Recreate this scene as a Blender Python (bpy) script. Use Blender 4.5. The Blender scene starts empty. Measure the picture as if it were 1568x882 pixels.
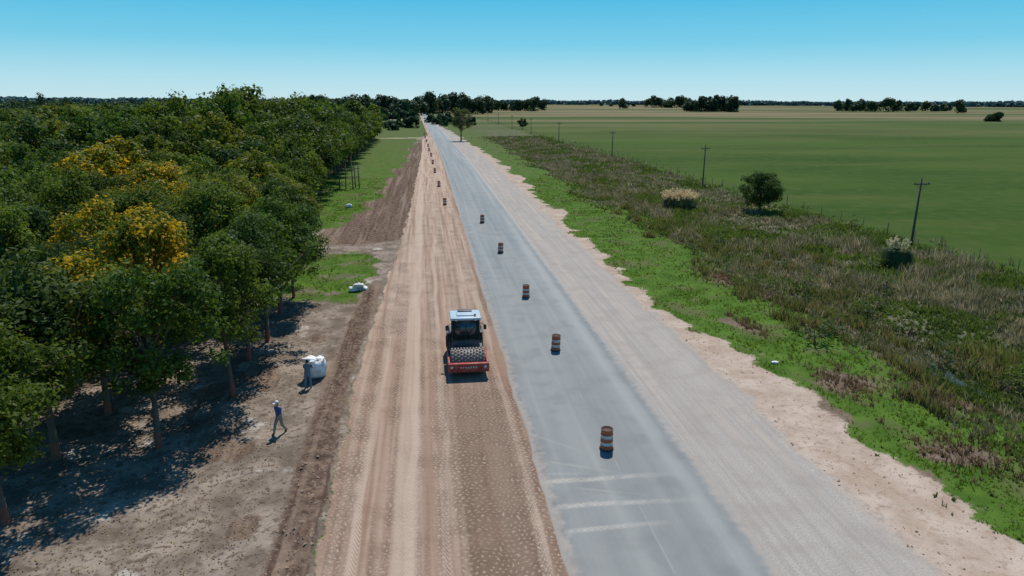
import bpy, math, random
import numpy as np
from mathutils import Vector, Matrix
random.seed(7); rng=np.random.default_rng(7)
scene=bpy.context.scene
# ---------------------------------------------------------------- helpers
TAB=rng.random((256,256))
def vnoise(x,y,o=0):
    x=np.asarray(x,float)+o*17.3; y=np.asarray(y,float)+o*9.1
    xi=np.floor(x).astype(int); yi=np.floor(y).astype(int); fx=x-xi; fy=y-yi
    fx=fx*fx*(3-2*fx); fy=fy*fy*(3-2*fy)
    a=TAB[xi&255,yi&255]; b=TAB[(xi+1)&255,yi&255]; c=TAB[xi&255,(yi+1)&255]; d=TAB[(xi+1)&255,(yi+1)&255]
    return (a*(1-fx)+b*fx)*(1-fy)+(c*(1-fx)+d*fx)*fy
def fbm(x,y,o=0,oct=3):
    s=0;a=1;t=0
    for i in range(oct):
        s=s+a*vnoise(x*2**i,y*2**i,o+i*3);t+=a;a*=.5
    return s/t
def S(a,b,x):
    t=np.clip((np.asarray(x,float)-a)/(b-a),0,1); return t*t*(3-2*t)
def bend(Y):
    Y=np.asarray(Y,float); t=np.maximum(Y-160,0)
    return -0.0148*np.where(t<80,t*t/160,t-40)

class M:
    def __init__(s,name):
        s.m=bpy.data.materials.new(name); s.m.use_nodes=True; s.t=s.m.node_tree
        s.b=s.t.nodes['Principled BSDF']; s.o=s.t.nodes['Material Output']
        s.b.inputs['Specular IOR Level'].default_value=.2
    def n(s,ty,**k):
        x=s.t.nodes.new(ty)
        for a,b in k.items(): setattr(x,a,b)
        return x
    def put(s,sock,v):
        if isinstance(v,bpy.types.NodeSocket): s.t.links.new(v,sock)
        elif v is not None:
            if isinstance(v,(tuple,list)) and len(v)==3 and sock.type=='RGBA': v=(*v,1)
            sock.default_value=v
    def math(s,op,a,b=None,c=None,clamp=False):
        x=s.n('ShaderNodeMath',operation=op,use_clamp=clamp); s.put(x.inputs[0],a)
        if b is not None: s.put(x.inputs[1],b)
        if c is not None: s.put(x.inputs[2],c)
        return x.outputs[0]
    def mix(s,f,a,b,blend='MIX'):
        x=s.n('ShaderNodeMix',data_type='RGBA',blend_type=blend); s.put(x.inputs[0],f); s.put(x.inputs[6],a); s.put(x.inputs[7],b); return x.outputs[2]
    def pos(s,sc=(1,1,1),obj=False):
        if obj: p=s.n('ShaderNodeTexCoord').outputs['Object']
        else: p=s.n('ShaderNodeNewGeometry').outputs['Position']
        x=s.n('ShaderNodeVectorMath',operation='MULTIPLY'); s.put(x.inputs[0],p); x.inputs[1].default_value=sc; return x.outputs[0]
    def noise(s,scale,detail=4,vec=None,rough=.55):
        x=s.n('ShaderNodeTexNoise'); x.inputs['Scale'].default_value=scale; x.inputs['Detail'].default_value=detail; x.inputs['Roughness'].default_value=rough
        s.put(x.inputs['Vector'],vec if vec is not None else s.pos()); return x.outputs[0]
    def ss(s,lo,hi,v,a=0.,b=1.):
        x=s.n('ShaderNodeMapRange',interpolation_type='SMOOTHSTEP'); s.put(x.inputs[0],v)
        for i,q in enumerate((lo,hi,a,b)): s.put(x.inputs[i+1],q)
        return x.outputs[0]
    def attr(s,name): return s.n('ShaderNodeAttribute',attribute_name=name).outputs['Fac']
    def xyz(s,vec):
        x=s.n('ShaderNodeSeparateXYZ'); s.put(x.inputs[0],vec); return x.outputs
    def bump(s,h,dist=.05,st=1.):
        x=s.n('ShaderNodeBump'); s.put(x.inputs['Height'],h); x.inputs['Distance'].default_value=dist; s.put(x.inputs['Strength'],st)
        s.t.links.new(x.outputs[0],s.b.inputs['Normal'])
    def done(s,col=None,rough=None,metal=None):
        if col is not None: s.put(s.b.inputs['Base Color'],col)
        if rough is not None: s.put(s.b.inputs['Roughness'],rough)
        if metal is not None: s.put(s.b.inputs['Metallic'],metal)
        return s.m
def simple(name,col,rough=.7,metal=0,var=.25,scale=6,dust=0,dustcol=(.3,.22,.16)):
    m=M(name); p=m.pos(obj=True)
    c=m.mix(m.noise(scale,4,p),tuple(q*(1-var) for q in col),tuple(min(1,q*(1+var)) for q in col))
    if dust: c=m.mix(m.math('MULTIPLY',m.ss(.4,.65,m.noise(3.3,5,p)),dust),c,dustcol)
    return m.done(c,rough,metal)
def fastmesh(name,V,F,mats=(),mi=None,smooth=False):
    V=np.asarray(V,np.float32); F=np.asarray(F,np.int32); me=bpy.data.meshes.new(name)
    k=F.shape[1]; me.vertices.add(len(V)); me.vertices.foreach_set('co',V.ravel())
    me.loops.add(F.size); me.loops.foreach_set('vertex_index',F.ravel())
    me.polygons.add(len(F)); me.polygons.foreach_set('loop_start',np.arange(0,F.size,k,dtype=np.int32))
    for m in mats: me.materials.append(m)
    if mi is not None: me.polygons.foreach_set('material_index',np.asarray(mi,np.int32))
    if smooth: me.polygons.foreach_set('use_smooth',np.ones(len(F),bool))
    me.update(calc_edges=True); return me
def obj(name,me,loc=(0,0,0),rz=0,sc=1,parent=None):
    o=bpy.data.objects.new(name,me); o.location=loc; o.rotation_euler=(0,0,rz)
    o.scale=(sc,sc,sc) if not hasattr(sc,'__len__') else sc
    scene.collection.objects.link(o)
    if parent: o.parent=parent
    return o
def empty(name,loc=(0,0,0),rz=0):
    o=obj(name,None,loc,rz); o.empty_display_size=.3; return o
def box(name,c,s,mat,parent=None,bev=.02,rot=(0,0,0),taper=1):
    x,y,z=[q/2 for q in s]; t=taper
    V=[(-x,-y,-z),(x,-y,-z),(x,y,-z),(-x,y,-z),(-x*t,-y*t,z),(x*t,-y*t,z),(x*t,y*t,z),(-x*t,y*t,z)]
    F=[(3,2,1,0),(4,5,6,7),(0,1,5,4),(1,2,6,5),(2,3,7,6),(3,0,4,7)]
    me=fastmesh(name,V,F,[mat]); o=obj(name,me,c,0,1,parent); o.rotation_euler=rot
    if bev:
        b=o.modifiers.new('b','BEVEL'); b.width=min(bev,min(s)*.45); b.segments=2
    return o
def lathe(name,prof,mat,loc=(0,0,0),axis='Z',seg=32,parent=None,mats=None,mi=None):
    V=[];F=[];MI=[]
    for r,h in prof:
        for i in range(seg):
            a=2*math.pi*i/seg; p=(r*math.cos(a),r*math.sin(a),h)
            V.append(p if axis=='Z' else ((p[2],p[0],p[1]) if axis=='X' else (p[0],p[2],p[1])))
    for j in range(len(prof)-1):
        for i in range(seg):
            F.append((j*seg+i,j*seg+(i+1)%seg,(j+1)*seg+(i+1)%seg,(j+1)*seg+i)); MI.append(mi[j] if mi else 0)
    me=fastmesh(name,V,F,mats or [mat],MI,True); return obj(name,me,loc,0,1,parent)
def tube(V,F,p0,p1,r0,r1,n=6):
    p0=Vector(p0);p1=Vector(p1); d=(p1-p0).normalized(); u=d.orthogonal().normalized(); v=d.cross(u); b=len(V)
    for p,r in((p0,r0),(p1,r1)):
        for i in range(n):
            a=2*math.pi*i/n; V.append(tuple(p+u*(r*math.cos(a))+v*(r*math.sin(a))))
    for i in range(n): F.append((b+i,b+(i+1)%n,b+n+(i+1)%n,b+n+i))
    for k in range(0,n-2,2): F.append((b+n,b+n+k+1,b+n+k+2,b+n+(k+3)%n))
def quads(c,nrm,s,r,asp=.6):
    N=len(c); t=r.normal(size=(N,3)); u=np.cross(nrm,t); u/=np.linalg.norm(u,axis=1)[:,None]+1e-9; v=np.cross(nrm,u); v/=np.linalg.norm(v,axis=1)[:,None]+1e-9
    s=np.broadcast_to(np.asarray(s),(N,))[:,None]
    V=np.stack([c-u*s,c-v*s*asp,c+u*s,c+v*s*asp],1).reshape(-1,3); F=np.arange(N*4).reshape(N,4); return V,F
def dirs(N,r):
    d=r.normal(size=(N,3)); return d/np.linalg.norm(d,axis=1)[:,None]

# ---------------------------------------------------------------- terrain functions (u = lateral offset following the road)
def eL(Y): return np.interp(Y,[0,25,38,55,75,110,150,200,250,300,340],[-4.3,-4.3,-4.6,-4.1,-3.4,-2.6,-2.3,-1.5,-.6,0,3.2])
def ell(u,Y,cu,cy,ru,ry): return 1-S(.3,1.5,np.sqrt(((u-cu)/ru)**2+((Y-cy)/ry)**2))
PATCH=[(24,34.7,2.1,2.4),(24.7,26.4,2.4,1.6),(29.6,53.3,1.6,4.5),(28.8,32.7,1.6,2.6),(20.3,24.8,2.,1.4),(27.5,60,1.3,4),(22.8,46,1.,2.),(30,24,2.5,2),(21.,31,1.2,2.)]
def terrain(X,Y):
    u=X-bend(Y); n1=fbm(u/7,Y/7,1); n2=fbm(u/1.9,Y/1.9,2); n3=fbm(u/.55,Y/.55,4,2); nl=fbm(u/3,Y/12,7)
    e=eL(Y)+(n2-.5)*.9; R={}
    R['m_dirt']=S(e-.5,e+.5,u)*(1-S(7.9,8.1,u))
    gE=np.interp(Y,[0,300,500,900],[17.4,17.1,14,12.8])
    R['m_gravel']=S(7.9,8.1,u)*(1-S(gE-1.,gE+1.,u+(n2-.5)*1.8+(nl-.5)*1.2))
    r=np.interp(Y,[15,28,45,70,120,200,300,500,900],[21.6,20.9,19.4,18.9,19.4,19.4,18.2,15,13.2])
    R['m_loose']=S(15.5,16.5,u)*(1-S(r-1.1,r+1.1,u+(n2-.5)*3.4+(nl-.5)*3.6+(n1-.5)*2.5))
    right=S(12,14,u)
    weed=S(25,34,u+(n1-.5)*13)*(1-S(54,58,u+(n1-.5)*3)); weed=weed*np.interp(Y,[0,150,300,600],[1,1,.6,.35])
    lushR=right*(1-S(26,36,u+(n1-.5)*13))
    bareR=np.zeros_like(u)
    for c in PATCH: bareR=np.maximum(bareR,ell(u+(n2-.5)*2.5,Y+(n1-.5)*4,*c))
    left=1-S(e-.5,e+.5,u)
    g1=S(54,58,Y+(n1-.5)*7)*(1-S(73,79,Y+(n1-.5)*6))*(1-S(-6.2,-4.6,u+(n2-.5)*2))
    uC=np.interp(Y,[85,95,110,130,160,200,300,340],[-12.,-10.5,-9.3,-8.2,-7.2,-5.4,-2.5,2.5])
    g2=S(84,93,Y+(n1-.5)*10)*(1-S(uC-1.2,uC+1.2,u+(n1-.5)*7+(n2-.5)*2))
    g1=g1*(1-.5*S(.52,.66,n2+.3*(n1-.5)))
    lushL=left*np.clip(g1+g2,0,1)
    R['m_lush']=np.clip(lushR+lushL,0,1)
    R['m_weed']=weed
    R['m_bare']=np.clip(left*(1-np.clip(g1+g2,0,1))*(1-S(330,360,Y))+bareR*.72+left*(1-S(-24,-19,u))*(1-S(330,360,Y)),0,1)
    wr=np.exp(-((u-(eL(Y)-1.0))/.95)**2)*(1-S(56,66,Y))
    rub=left*S(.56,.66,fbm(u/2.3,Y/3.1,51))*S(-16,-13,u)*(1-S(50,56,Y))
    big=left*S(76,82,Y+(n1-.5)*6)*(1-S(260,300,Y))*(1-g2)*S(-15,-12,u)
    R['m_churn']=np.clip(wr*1.0+big+rub*.6,0,1)
    tr=np.exp(-((Y-312-(u+30)*.12)/3.0)**2)*(1-S(4,6,u))*S(-60,-40,u)+np.exp(-((Y-620)/7)**2)*(1-S(4,6,u))*S(-140,-90,u)
    R['m_track']=np.clip(tr,0,1)
    z=R['m_churn']*(n3-.35)*.34+wr*.18*(n2+.4)+R['m_loose']*(n3-.4)*.05*(1-R['m_gravel'])+np.exp(-((u-17.9)/.9)**2)*.05*n2*2
    z=z+left*(n2-.5)*.25*S(0,3,e-u)+(n1-.5)*.3*left*S(1,6,e-u)+big*(vnoise(u*1.7,Y/9,31)-.5)*.35
    z=z-weed*.35-.4*np.exp(-((u-32)/3.2)**2)*(1-S(250,400,Y))+right*S(20,24,u)*(n1-.5)*.35+weed*(n2-.5)*.3
    z=z+R['m_dirt']*(n3-.5)*.02
    z=z*(1-S(4.3,4.5,u)*(1-S(12.1,12.4,u)))
    return R,z
def zat(x,y): return float(terrain(np.array([float(x)]),np.array([float(y)]))[1][0])

def axis_coords(segs):
    out=[segs[0][0]]
    for a,b,st in segs:
        n=max(1,int(round((b-a)/st))); out+=list(np.linspace(a,b,n+1)[1:])
    return out
xs=axis_coords([(-60,-30,1.2),(-30,-15,.5),(-15,24,.2),(24,36,.3),(36,60,.6),(60,90,2)])
g=[90.];
while g[-1]<14000: g.append(g[-1]*1.13)
g2=[60.]
while g2[-1]<14000: g2.append(g2[-1]*1.13)
xs=[-q for q in reversed(g2[1:])]+xs+g[1:]
ys=[-400,-200,-100,-50,-20,0,6,10]+list(np.arange(12,34,.2))
while ys[-1]<14000: ys.append(ys[-1]*1.0065 if ys[-1]<700 else ys[-1]*1.05)
xs=np.array(xs); ys=np.array(ys); XX,YY=np.meshgrid(xs,ys); nx=len(xs); ny=len(ys)
XX=XX+bend(np.minimum(YY,6000))*np.clip(1-np.abs(XX)/3000,0,1)
R,Z=terrain(XX.ravel(),YY.ravel())
V=np.stack([XX.ravel(),YY.ravel(),Z],1); idx=np.arange(nx*ny).reshape(ny,nx)
F=np.stack([idx[:-1,:-1],idx[:-1,1:],idx[1:,1:],idx[1:,:-1]],-1).reshape(-1,4)

# ground material
m=M('ground_soil_and_grass'); m.b.inputs['Specular IOR Level'].default_value=.04; P=m.pos(); X_,Y_,Z_=m.xyz(P)
nmid=m.noise(.55,5); nf=m.noise(3.,4); nff=m.noise(14,3,rough=.7)
edge=m.math('SUBTRACT',m.math('ADD',m.math('MULTIPLY',nf,.6),m.math('MULTIPLY',nff,.4)),.5)
def fac(name,amp=1.2,w=.12):
    return m.ss(.5-w,.5+w,m.math('MULTIPLY_ADD',edge,amp,m.attr(name)))
dist=m.math('ABSOLUTE',Y_)
nfield=m.noise(.02,5,m.pos((.35,1.,1.)))
field=m.mix(m.ss(.3,.7,nfield),(.028,.060,.009),(.062,.100,.018))
field=m.mix(m.math('MULTIPLY',m.ss(.4,.75,m.noise(.35,4)),.8),field,(.062,.088,.020))
field=m.mix(m.math('MULTIPLY',m.ss(.5,.68,m.noise(.05,4,m.pos((.3,1.,1.)))),.4),field,(.09,.098,.030))
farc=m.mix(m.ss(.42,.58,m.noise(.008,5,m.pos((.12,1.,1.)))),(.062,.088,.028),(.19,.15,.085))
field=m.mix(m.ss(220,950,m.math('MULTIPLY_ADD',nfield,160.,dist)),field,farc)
lush=m.mix(m.ss(.3,.7,nmid),(.045,.095,.013),(.080,.145,.022))
lush=m.mix(m.math('MULTIPLY',m.ss(.5,.75,nff),.4),lush,(.13,.15,.045))
lush=m.mix(m.math('MULTIPLY',m.ss(.50,.64,m.noise(.28,5)),.65),lush,(.11,.10,.05))
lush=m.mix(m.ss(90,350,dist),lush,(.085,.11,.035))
weed=m.mix(m.ss(.38,.62,nmid),(.07,.08,.04),(.17,.15,.105)); weed=m.mix(m.ss(.5,.7,nf),weed,(.07,.10,.035))
bare=m.mix(m.ss(.3,.7,nmid),(.135,.105,.080),(.31,.25,.20)); bare=m.mix(m.ss(.50,.66,nf),bare,(.12,.09,.068))
bare=m.mix(m.ss(.60,.70,m.noise(.4,5)),bare,(.42,.37,.32)); bare=m.mix(m.math('MULTIPLY',m.ss(.45,.65,nff),.4),bare,(.09,.068,.05))
bare=m.mix(m.ss(12,16,X_,0.,.55),bare,(.12,.075,.05))
streak=m.noise(1.,4,m.pos((3.2,.06,1.))); streak2=m.noise(1.,3,m.pos((1.1,.03,1.)))
churn=m.mix(m.ss(.3,.7,nf),(.07,.045,.033),(.18,.125,.09)); churn=m.mix(m.math('MULTIPLY',m.ss(.48,.62,streak2),.6),churn,(.25,.18,.135)); churn=m.mix(m.math('MULTIPLY',m.ss(.52,.66,streak),.7),churn,(.06,.038,.028))
loose=m.mix(m.ss(.3,.7,nmid),(.35,.26,.195),(.46,.37,.30)); loose=m.mix(m.math('MULTIPLY',m.ss(.5,.68,nf),.7),loose,(.29,.20,.145)); loose=m.mix(m.math('MULTIPLY',m.ss(.5,.7,nff),.5),loose,(.23,.17,.125))
grav=m.mix(m.ss(.3,.7,streak),(.33,.295,.26),(.40,.36,.32)); grav=m.mix(m.math('MULTIPLY',m.ss(.42,.62,nff),.55),grav,(.22,.195,.17))
grav=m.mix(m.math('MULTIPLY',m.ss(.6,.75,nff),.8),grav,(.52,.48,.43))
grav=m.mix(m.math('MULTIPLY',m.ss(.5,.68,streak2),.6),grav,(.42,.35,.285)); grav=m.mix(m.math('MULTIPLY',m.ss(.45,.65,nmid),.4),grav,(.27,.235,.205))
# compacted dirt with pad-foot prints
wx=m.math('MULTIPLY_ADD',m.noise(.6,3),1.1,X_); wy=m.math('MULTIPLY_ADD',m.noise(.7,3,m.pos((1.3,1.,1.))),1.5,Y_)
vv=m.math('DIVIDE',wy,.26); row_=m.math('FLOOR',vv); off=m.math('MULTIPLY',m.math('MODULO',row_,2.),.5)
uu=m.math('ADD',m.math('DIVIDE',wx,.25),off)
du=m.math('SUBTRACT',m.math('FRACT',uu),.5); dv=m.math('SUBTRACT',m.math('FRACT',vv),.5)
rr=m.math('SQRT',m.math('ADD',m.math('MULTIPLY',du,du),m.math('MULTIPLY',dv,dv)))
dot=m.math('SUBTRACT',1.,m.ss(.12,.38,m.math('MULTIPLY_ADD',m.math('SUBTRACT',nff,.5),1.3,rr)))
strip=m.ss(.42,.55,m.noise(1.,3,m.pos((.95,.03,1.))))
nearf=m.math('SUBTRACT',1.,m.ss(90,150,dist))
wet=m.math('MULTIPLY',m.math('MULTIPLY',m.ss(.9,1.3,X_),m.math('SUBTRACT',1.,m.ss(3.5,4.1,X_))),m.math('SUBTRACT',1.,m.ss(30,46,dist)))
smoothlane=m.math('MULTIPLY',m.ss(-1.9,-1.6,X_),m.math('SUBTRACT',1.,m.ss(-.9,-.6,X_)))
padm=m.math('MULTIPLY',m.math('MAXIMUM',strip,m.math('MULTIPLY',wet,.85)),nearf)
padm=m.math('MULTIPLY',padm,m.math('SUBTRACT',1.,m.math('MULTIPLY',smoothlane,.8)))
padm=m.math('MULTIPLY',padm,m.ss(.32,.58,nmid,.25,1.))
dirt=m.mix(m.ss(.3,.7,streak),(.27,.175,.125),(.42,.315,.24)); dirt=m.mix(m.math('MULTIPLY',m.ss(.45,.62,streak2),.6),dirt,(.45,.345,.265))
dirt=m.mix(m.math('MULTIPLY',m.ss(.5,.7,nmid),.45),dirt,(.22,.14,.097))
dirt=m.mix(m.math('SUBTRACT',.35,m.ss(30,75,dist,0.,.35)),dirt,(.21,.13,.09))
dirt=m.mix(m.math('MULTIPLY',wet,.55),dirt,(.15,.097,.066))
dirt=m.mix(m.math('MULTIPLY',m.ss(3.7,4.4,m.math('MULTIPLY_ADD',m.math('SUBTRACT',nf,.5),1.2,X_)),.5),dirt,(.20,.12,.08))
dirt=m.mix(m.math('MULTIPLY',smoothlane,.45),dirt,(.46,.355,.275))
chev=m.ss(-.1,.6,m.math('SINE',m.math('MULTIPLY',m.math('ADD',Y_,m.math('ABSOLUTE',m.math('SUBTRACT',m.math('FRACT',m.math('MULTIPLY',X_,2.4)),.5))),24.)))
def lane(x0,w):
    xx=m.math('MULTIPLY_ADD',m.math('SUBTRACT',m.noise(.07,2),.5),1.6,X_)
    return m.math('SUBTRACT',1.,m.ss(w*.7,w,m.math('ABSOLUTE',m.math('SUBTRACT',xx,x0))))
tl=m.math('MAXIMUM',m.math('MAXIMUM',lane(-3.1,.24),lane(-1.0,.22)),m.math('MAXIMUM',lane(3.95,.22),lane(.45,.2)))
dirt=m.mix(m.math('MULTIPLY',tl,m.math('MULTIPLY_ADD',chev,.5,.15)),dirt,(.47,.365,.285))
dirt=m.mix(m.math('MULTIPLY',m.math('MULTIPLY',dot,padm),.46),dirt,(.53,.42,.33))
dirt=m.mix(m.math('MULTIPLY',m.math('MULTIPLY',m.ss(.30,.5,rr),padm),.45),dirt,(.12,.075,.05))
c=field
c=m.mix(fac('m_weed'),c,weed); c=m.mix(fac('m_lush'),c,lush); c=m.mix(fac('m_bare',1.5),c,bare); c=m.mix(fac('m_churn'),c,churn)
fl=fac('m_loose',1.6); fg=fac('m_gravel',1.,.3)
c=m.mix(fl,c,loose); c=m.mix(fg,c,grav); fd=fac('m_dirt',.8); c=m.mix(fd,c,dirt); c=m.mix(fac('m_track',.5),c,(.42,.35,.27))
soft=m.math('SUBTRACT',1.,m.math('MULTIPLY',m.math('MAXIMUM',fl,fg),.7))
h=m.math('MULTIPLY_ADD',m.math('MULTIPLY',nf,.6),soft,m.math('MULTIPLY',nff,.35))
h=m.math('ADD',h,m.math('MULTIPLY',m.math('MULTIPLY',dot,padm),m.math('MULTIPLY',fd,-.5)))
m.bump(h,.075,.85)
ground_mat=m.done(c,.97)
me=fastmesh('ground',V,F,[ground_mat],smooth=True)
for k,a in R.items():
    at=me.attributes.new(k,'FLOAT','POINT'); at.data.foreach_set('value',a.astype(np.float32))
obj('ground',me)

# ---------------------------------------------------------------- road
m=M('dusty_asphalt'); P=m.pos(); X_,Y_,_=m.xyz(P)
st=m.noise(1.,5,m.pos((1.6,.035,1))); st2=m.noise(1.,3,m.pos((.5,.012,1))); gr=m.noise(40,3); md=m.noise(.5,5)
c=m.mix(m.ss(.3,.7,st),(.125,.135,.134),(.195,.205,.198)); c=m.mix(m.math('MULTIPLY',m.ss(.4,.65,st2),.55),c,(.245,.25,.238))
c=m.mix(m.math('MULTIPLY',m.ss(.45,.7,md),.5),c,(.11,.118,.117)); c=m.mix(m.math('MULTIPLY',m.ss(.4,.7,gr),.25),c,(.10,.105,.105))
def band(v,c0,w,soft=.5):
    return m.math('SUBTRACT',1.,m.ss(w*soft,w,m.math('ABSOLUTE',m.math('SUBTRACT',v,c0))))
ed=m.attr('lat'); dn=m.noise(2.2,5)
for x0,w_,a_ in((1.2,.55,.45),(2.9,.5,.4),(4.7,.55,.45),(6.2,.55,.5)):
    c=m.mix(m.math('MULTIPLY',band(ed,x0,w_,.1),m.ss(.35,.65,st2,0.,a_)),c,(.28,.28,.262))
eg=m.math('ADD',m.math('SUBTRACT',1.,m.ss(.0,.55,m.math('MULTIPLY_ADD',m.math('SUBTRACT',dn,.5),.9,ed))),m.ss(6.75,7.4,m.math('MULTIPLY_ADD',m.math('SUBTRACT',dn,.5),.9,ed)),clamp=True)
c=m.mix(m.math('MULTIPLY',eg,.75),c,(.36,.30,.25))
c=m.mix(m.math('MULTIPLY',band(ed,3.62,.06),m.ss(.45,.6,m.noise(1,4,m.pos((2,.3,1))),0.,.16)),c,(.40,.40,.38))
trk=None
tread=m.ss(-.2,.5,m.math('SINE',m.math('MULTIPLY',m.math('ADD',X_,m.math('ABSOLUTE',m.math('SUBTRACT',m.math('FRACT',m.math('MULTIPLY',Y_,2.5)),.5))),24.)))
wv=m.math('MULTIPLY',m.math('SUBTRACT',m.noise(.25,1),.5),.35)
for (y0,sl,x0,x1,w,a) in [(25.9,.02,4.6,10.8,.27,.8),(24.05,-.02,4.9,11.,.25,.75),(22.4,.03,4.9,10.,.22,.65),(30.5,-1.0,4.7,7.6,.2,.4),(27.6,-.45,5.3,9,.18,.3),(84,1.9,4.8,9,.5,.3),(86,-1.7,4.8,9.5,.5,.25),(26.6,-.12,4.8,8,.14,.4),(25.3,-.3,6,9.5,.12,.35)]:
    yy=m.math('ADD',m.math('MULTIPLY_ADD',m.math('SUBTRACT',X_,x0),-sl,Y_),wv)
    b=m.math('MULTIPLY',band(yy,y0,w,.2),m.math('MULTIPLY',m.ss(x0-.3,x0+.3,X_),m.math('SUBTRACT',1.,m.ss(x1-4.,x1+.4,X_))))
    b=m.math('MULTIPLY',b,a); trk=b if trk is None else m.math('MAXIMUM',trk,b)
trk=m.math('MULTIPLY',trk,m.math('MULTIPLY_ADD',tread,.6,.3))
trk=m.math('MULTIPLY',trk,m.ss(.3,.6,dn,.35,1.))
c=m.mix(trk,c,(.47,.41,.34))
m.bump(gr,.01,.5)
m.b.inputs['Specular IOR Level'].default_value=.3
asph=m.done(c,m.ss(.3,.7,st,.5,.7))
yr=[0.]+list(np.arange(10,160,1.))
while yr[-1]<9000: yr.append(yr[-1]*1.03)
V=[];F=[];lat=[]
prof=[(4.52,-.02),(4.6,.045),(5.2,.055),(8.2,.09),(11.4,.055),(12.0,.045),(12.1,-.02)]
for i,y in enumerate(yr):
    for (x,z) in prof:
        jx=(float(fbm(y/1.7,x,5))-.5)*.3 if x<5 or x>11.9 else 0
        V.append((x+float(bend(min(y,6000)))+jx,y,z)); lat.append(x-4.6)
k=len(prof)
for i in range(len(yr)-1):
    for j in range(k-1): F.append((i*k+j,i*k+j+1,(i+1)*k+j+1,(i+1)*k+j))
me=fastmesh('road',V,F,[asph],smooth=True); at=me.attributes.new('lat','FLOAT','POINT'); at.data.foreach_set('value',lat); obj('road',me)

# ---------------------------------------------------------------- foliage materials
def leafmat(name,dark,light,accent=None,accw=(.5,.65),transl=.35,wscale=.25,spec=.12,tw=(1.5,1.5,.7)):
    m=M(name); g_=m.n('ShaderNodeNewGeometry'); r=g_.outputs['Random Per Island']; oi=m.n('ShaderNodeObjectInfo').outputs['Random']
    c=m.mix(r,dark,light)
    c=m.mix(m.math('MULTIPLY',m.ss(.38,.68,m.noise(wscale,3)),.6),c,tuple(q*1.4 for q in light))
    tint=m.mix(oi,(.72,.85,.8),(1.3,1.15,.95)); c=m.mix(1.,c,tint,'MULTIPLY')
    if accent: c=m.mix(m.math('MULTIPLY',m.ss(accw[0],accw[1],m.math('MULTIPLY_ADD',m.math('SUBTRACT',r,.5),.25,m.noise(.5,3,m.pos(obj=True)))),.9),c,accent)
    m.put(m.b.inputs['Base Color'],c); m.b.inputs['Roughness'].default_value=.6; m.b.inputs['Specular IOR Level'].default_value=spec
    t=m.n('ShaderNodeBsdfTranslucent'); m.put(t.inputs[0],m.mix(1.,c,tw,'MULTIPLY'))
    x=m.n('ShaderNodeMixShader'); x.inputs[0].default_value=transl
    m.t.links.new(m.b.outputs[0],x.inputs[1]); m.t.links.new(t.outputs[0],x.inputs[2]); m.t.links.new(x.outputs[0],m.o.inputs[0]); return m.m
leaf_green=leafmat('leaves_green',(.034,.066,.012),(.088,.130,.024),transl=.38)
leaf_yellow=leafmat('leaves_autumn',(.06,.09,.012),(.15,.16,.022),(.52,.32,.018),(.47,.60),transl=.38)
leaf_mid=leafmat('leaves_turning',(.050,.080,.014),(.115,.14,.024),(.26,.20,.03),(.56,.70),transl=.38)
leaf_dark=leafmat('leaves_dark',(.026,.050,.014),(.062,.095,.024))
leaf_olive=leafmat('leaves_olive',(.06,.075,.035),(.13,.13,.06))
leaf_far=leafmat('leaves_far',(.026,.052,.030),(.05,.080,.045),transl=.25,wscale=.02)  # green shifted towards blue: slight distance haze put into the leaf colour
leaf_haze=leafmat('leaves_hazy',(.10,.16,.19),(.13,.20,.22),transl=.1,wscale=.01)  # pale blue aerial haze painted into the leaf colour of horizon trees
m=M('bark'); oz=m.xyz(m.pos(obj=True))[2]
c=m.mix(m.noise(8,4,m.pos((1,1,.3),True)),(.07,.052,.04),(.18,.14,.11)); c=m.mix(m.math('SUBTRACT',1.,m.ss(.85,1.,oz)),c,m.mix(m.noise(6,3),(.20,.055,.035),(.32,.12,.08)))
m.bump(m.noise(14,4,m.pos((1,1,.2),True)),.03); bark=m.done(c,.9)

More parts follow.
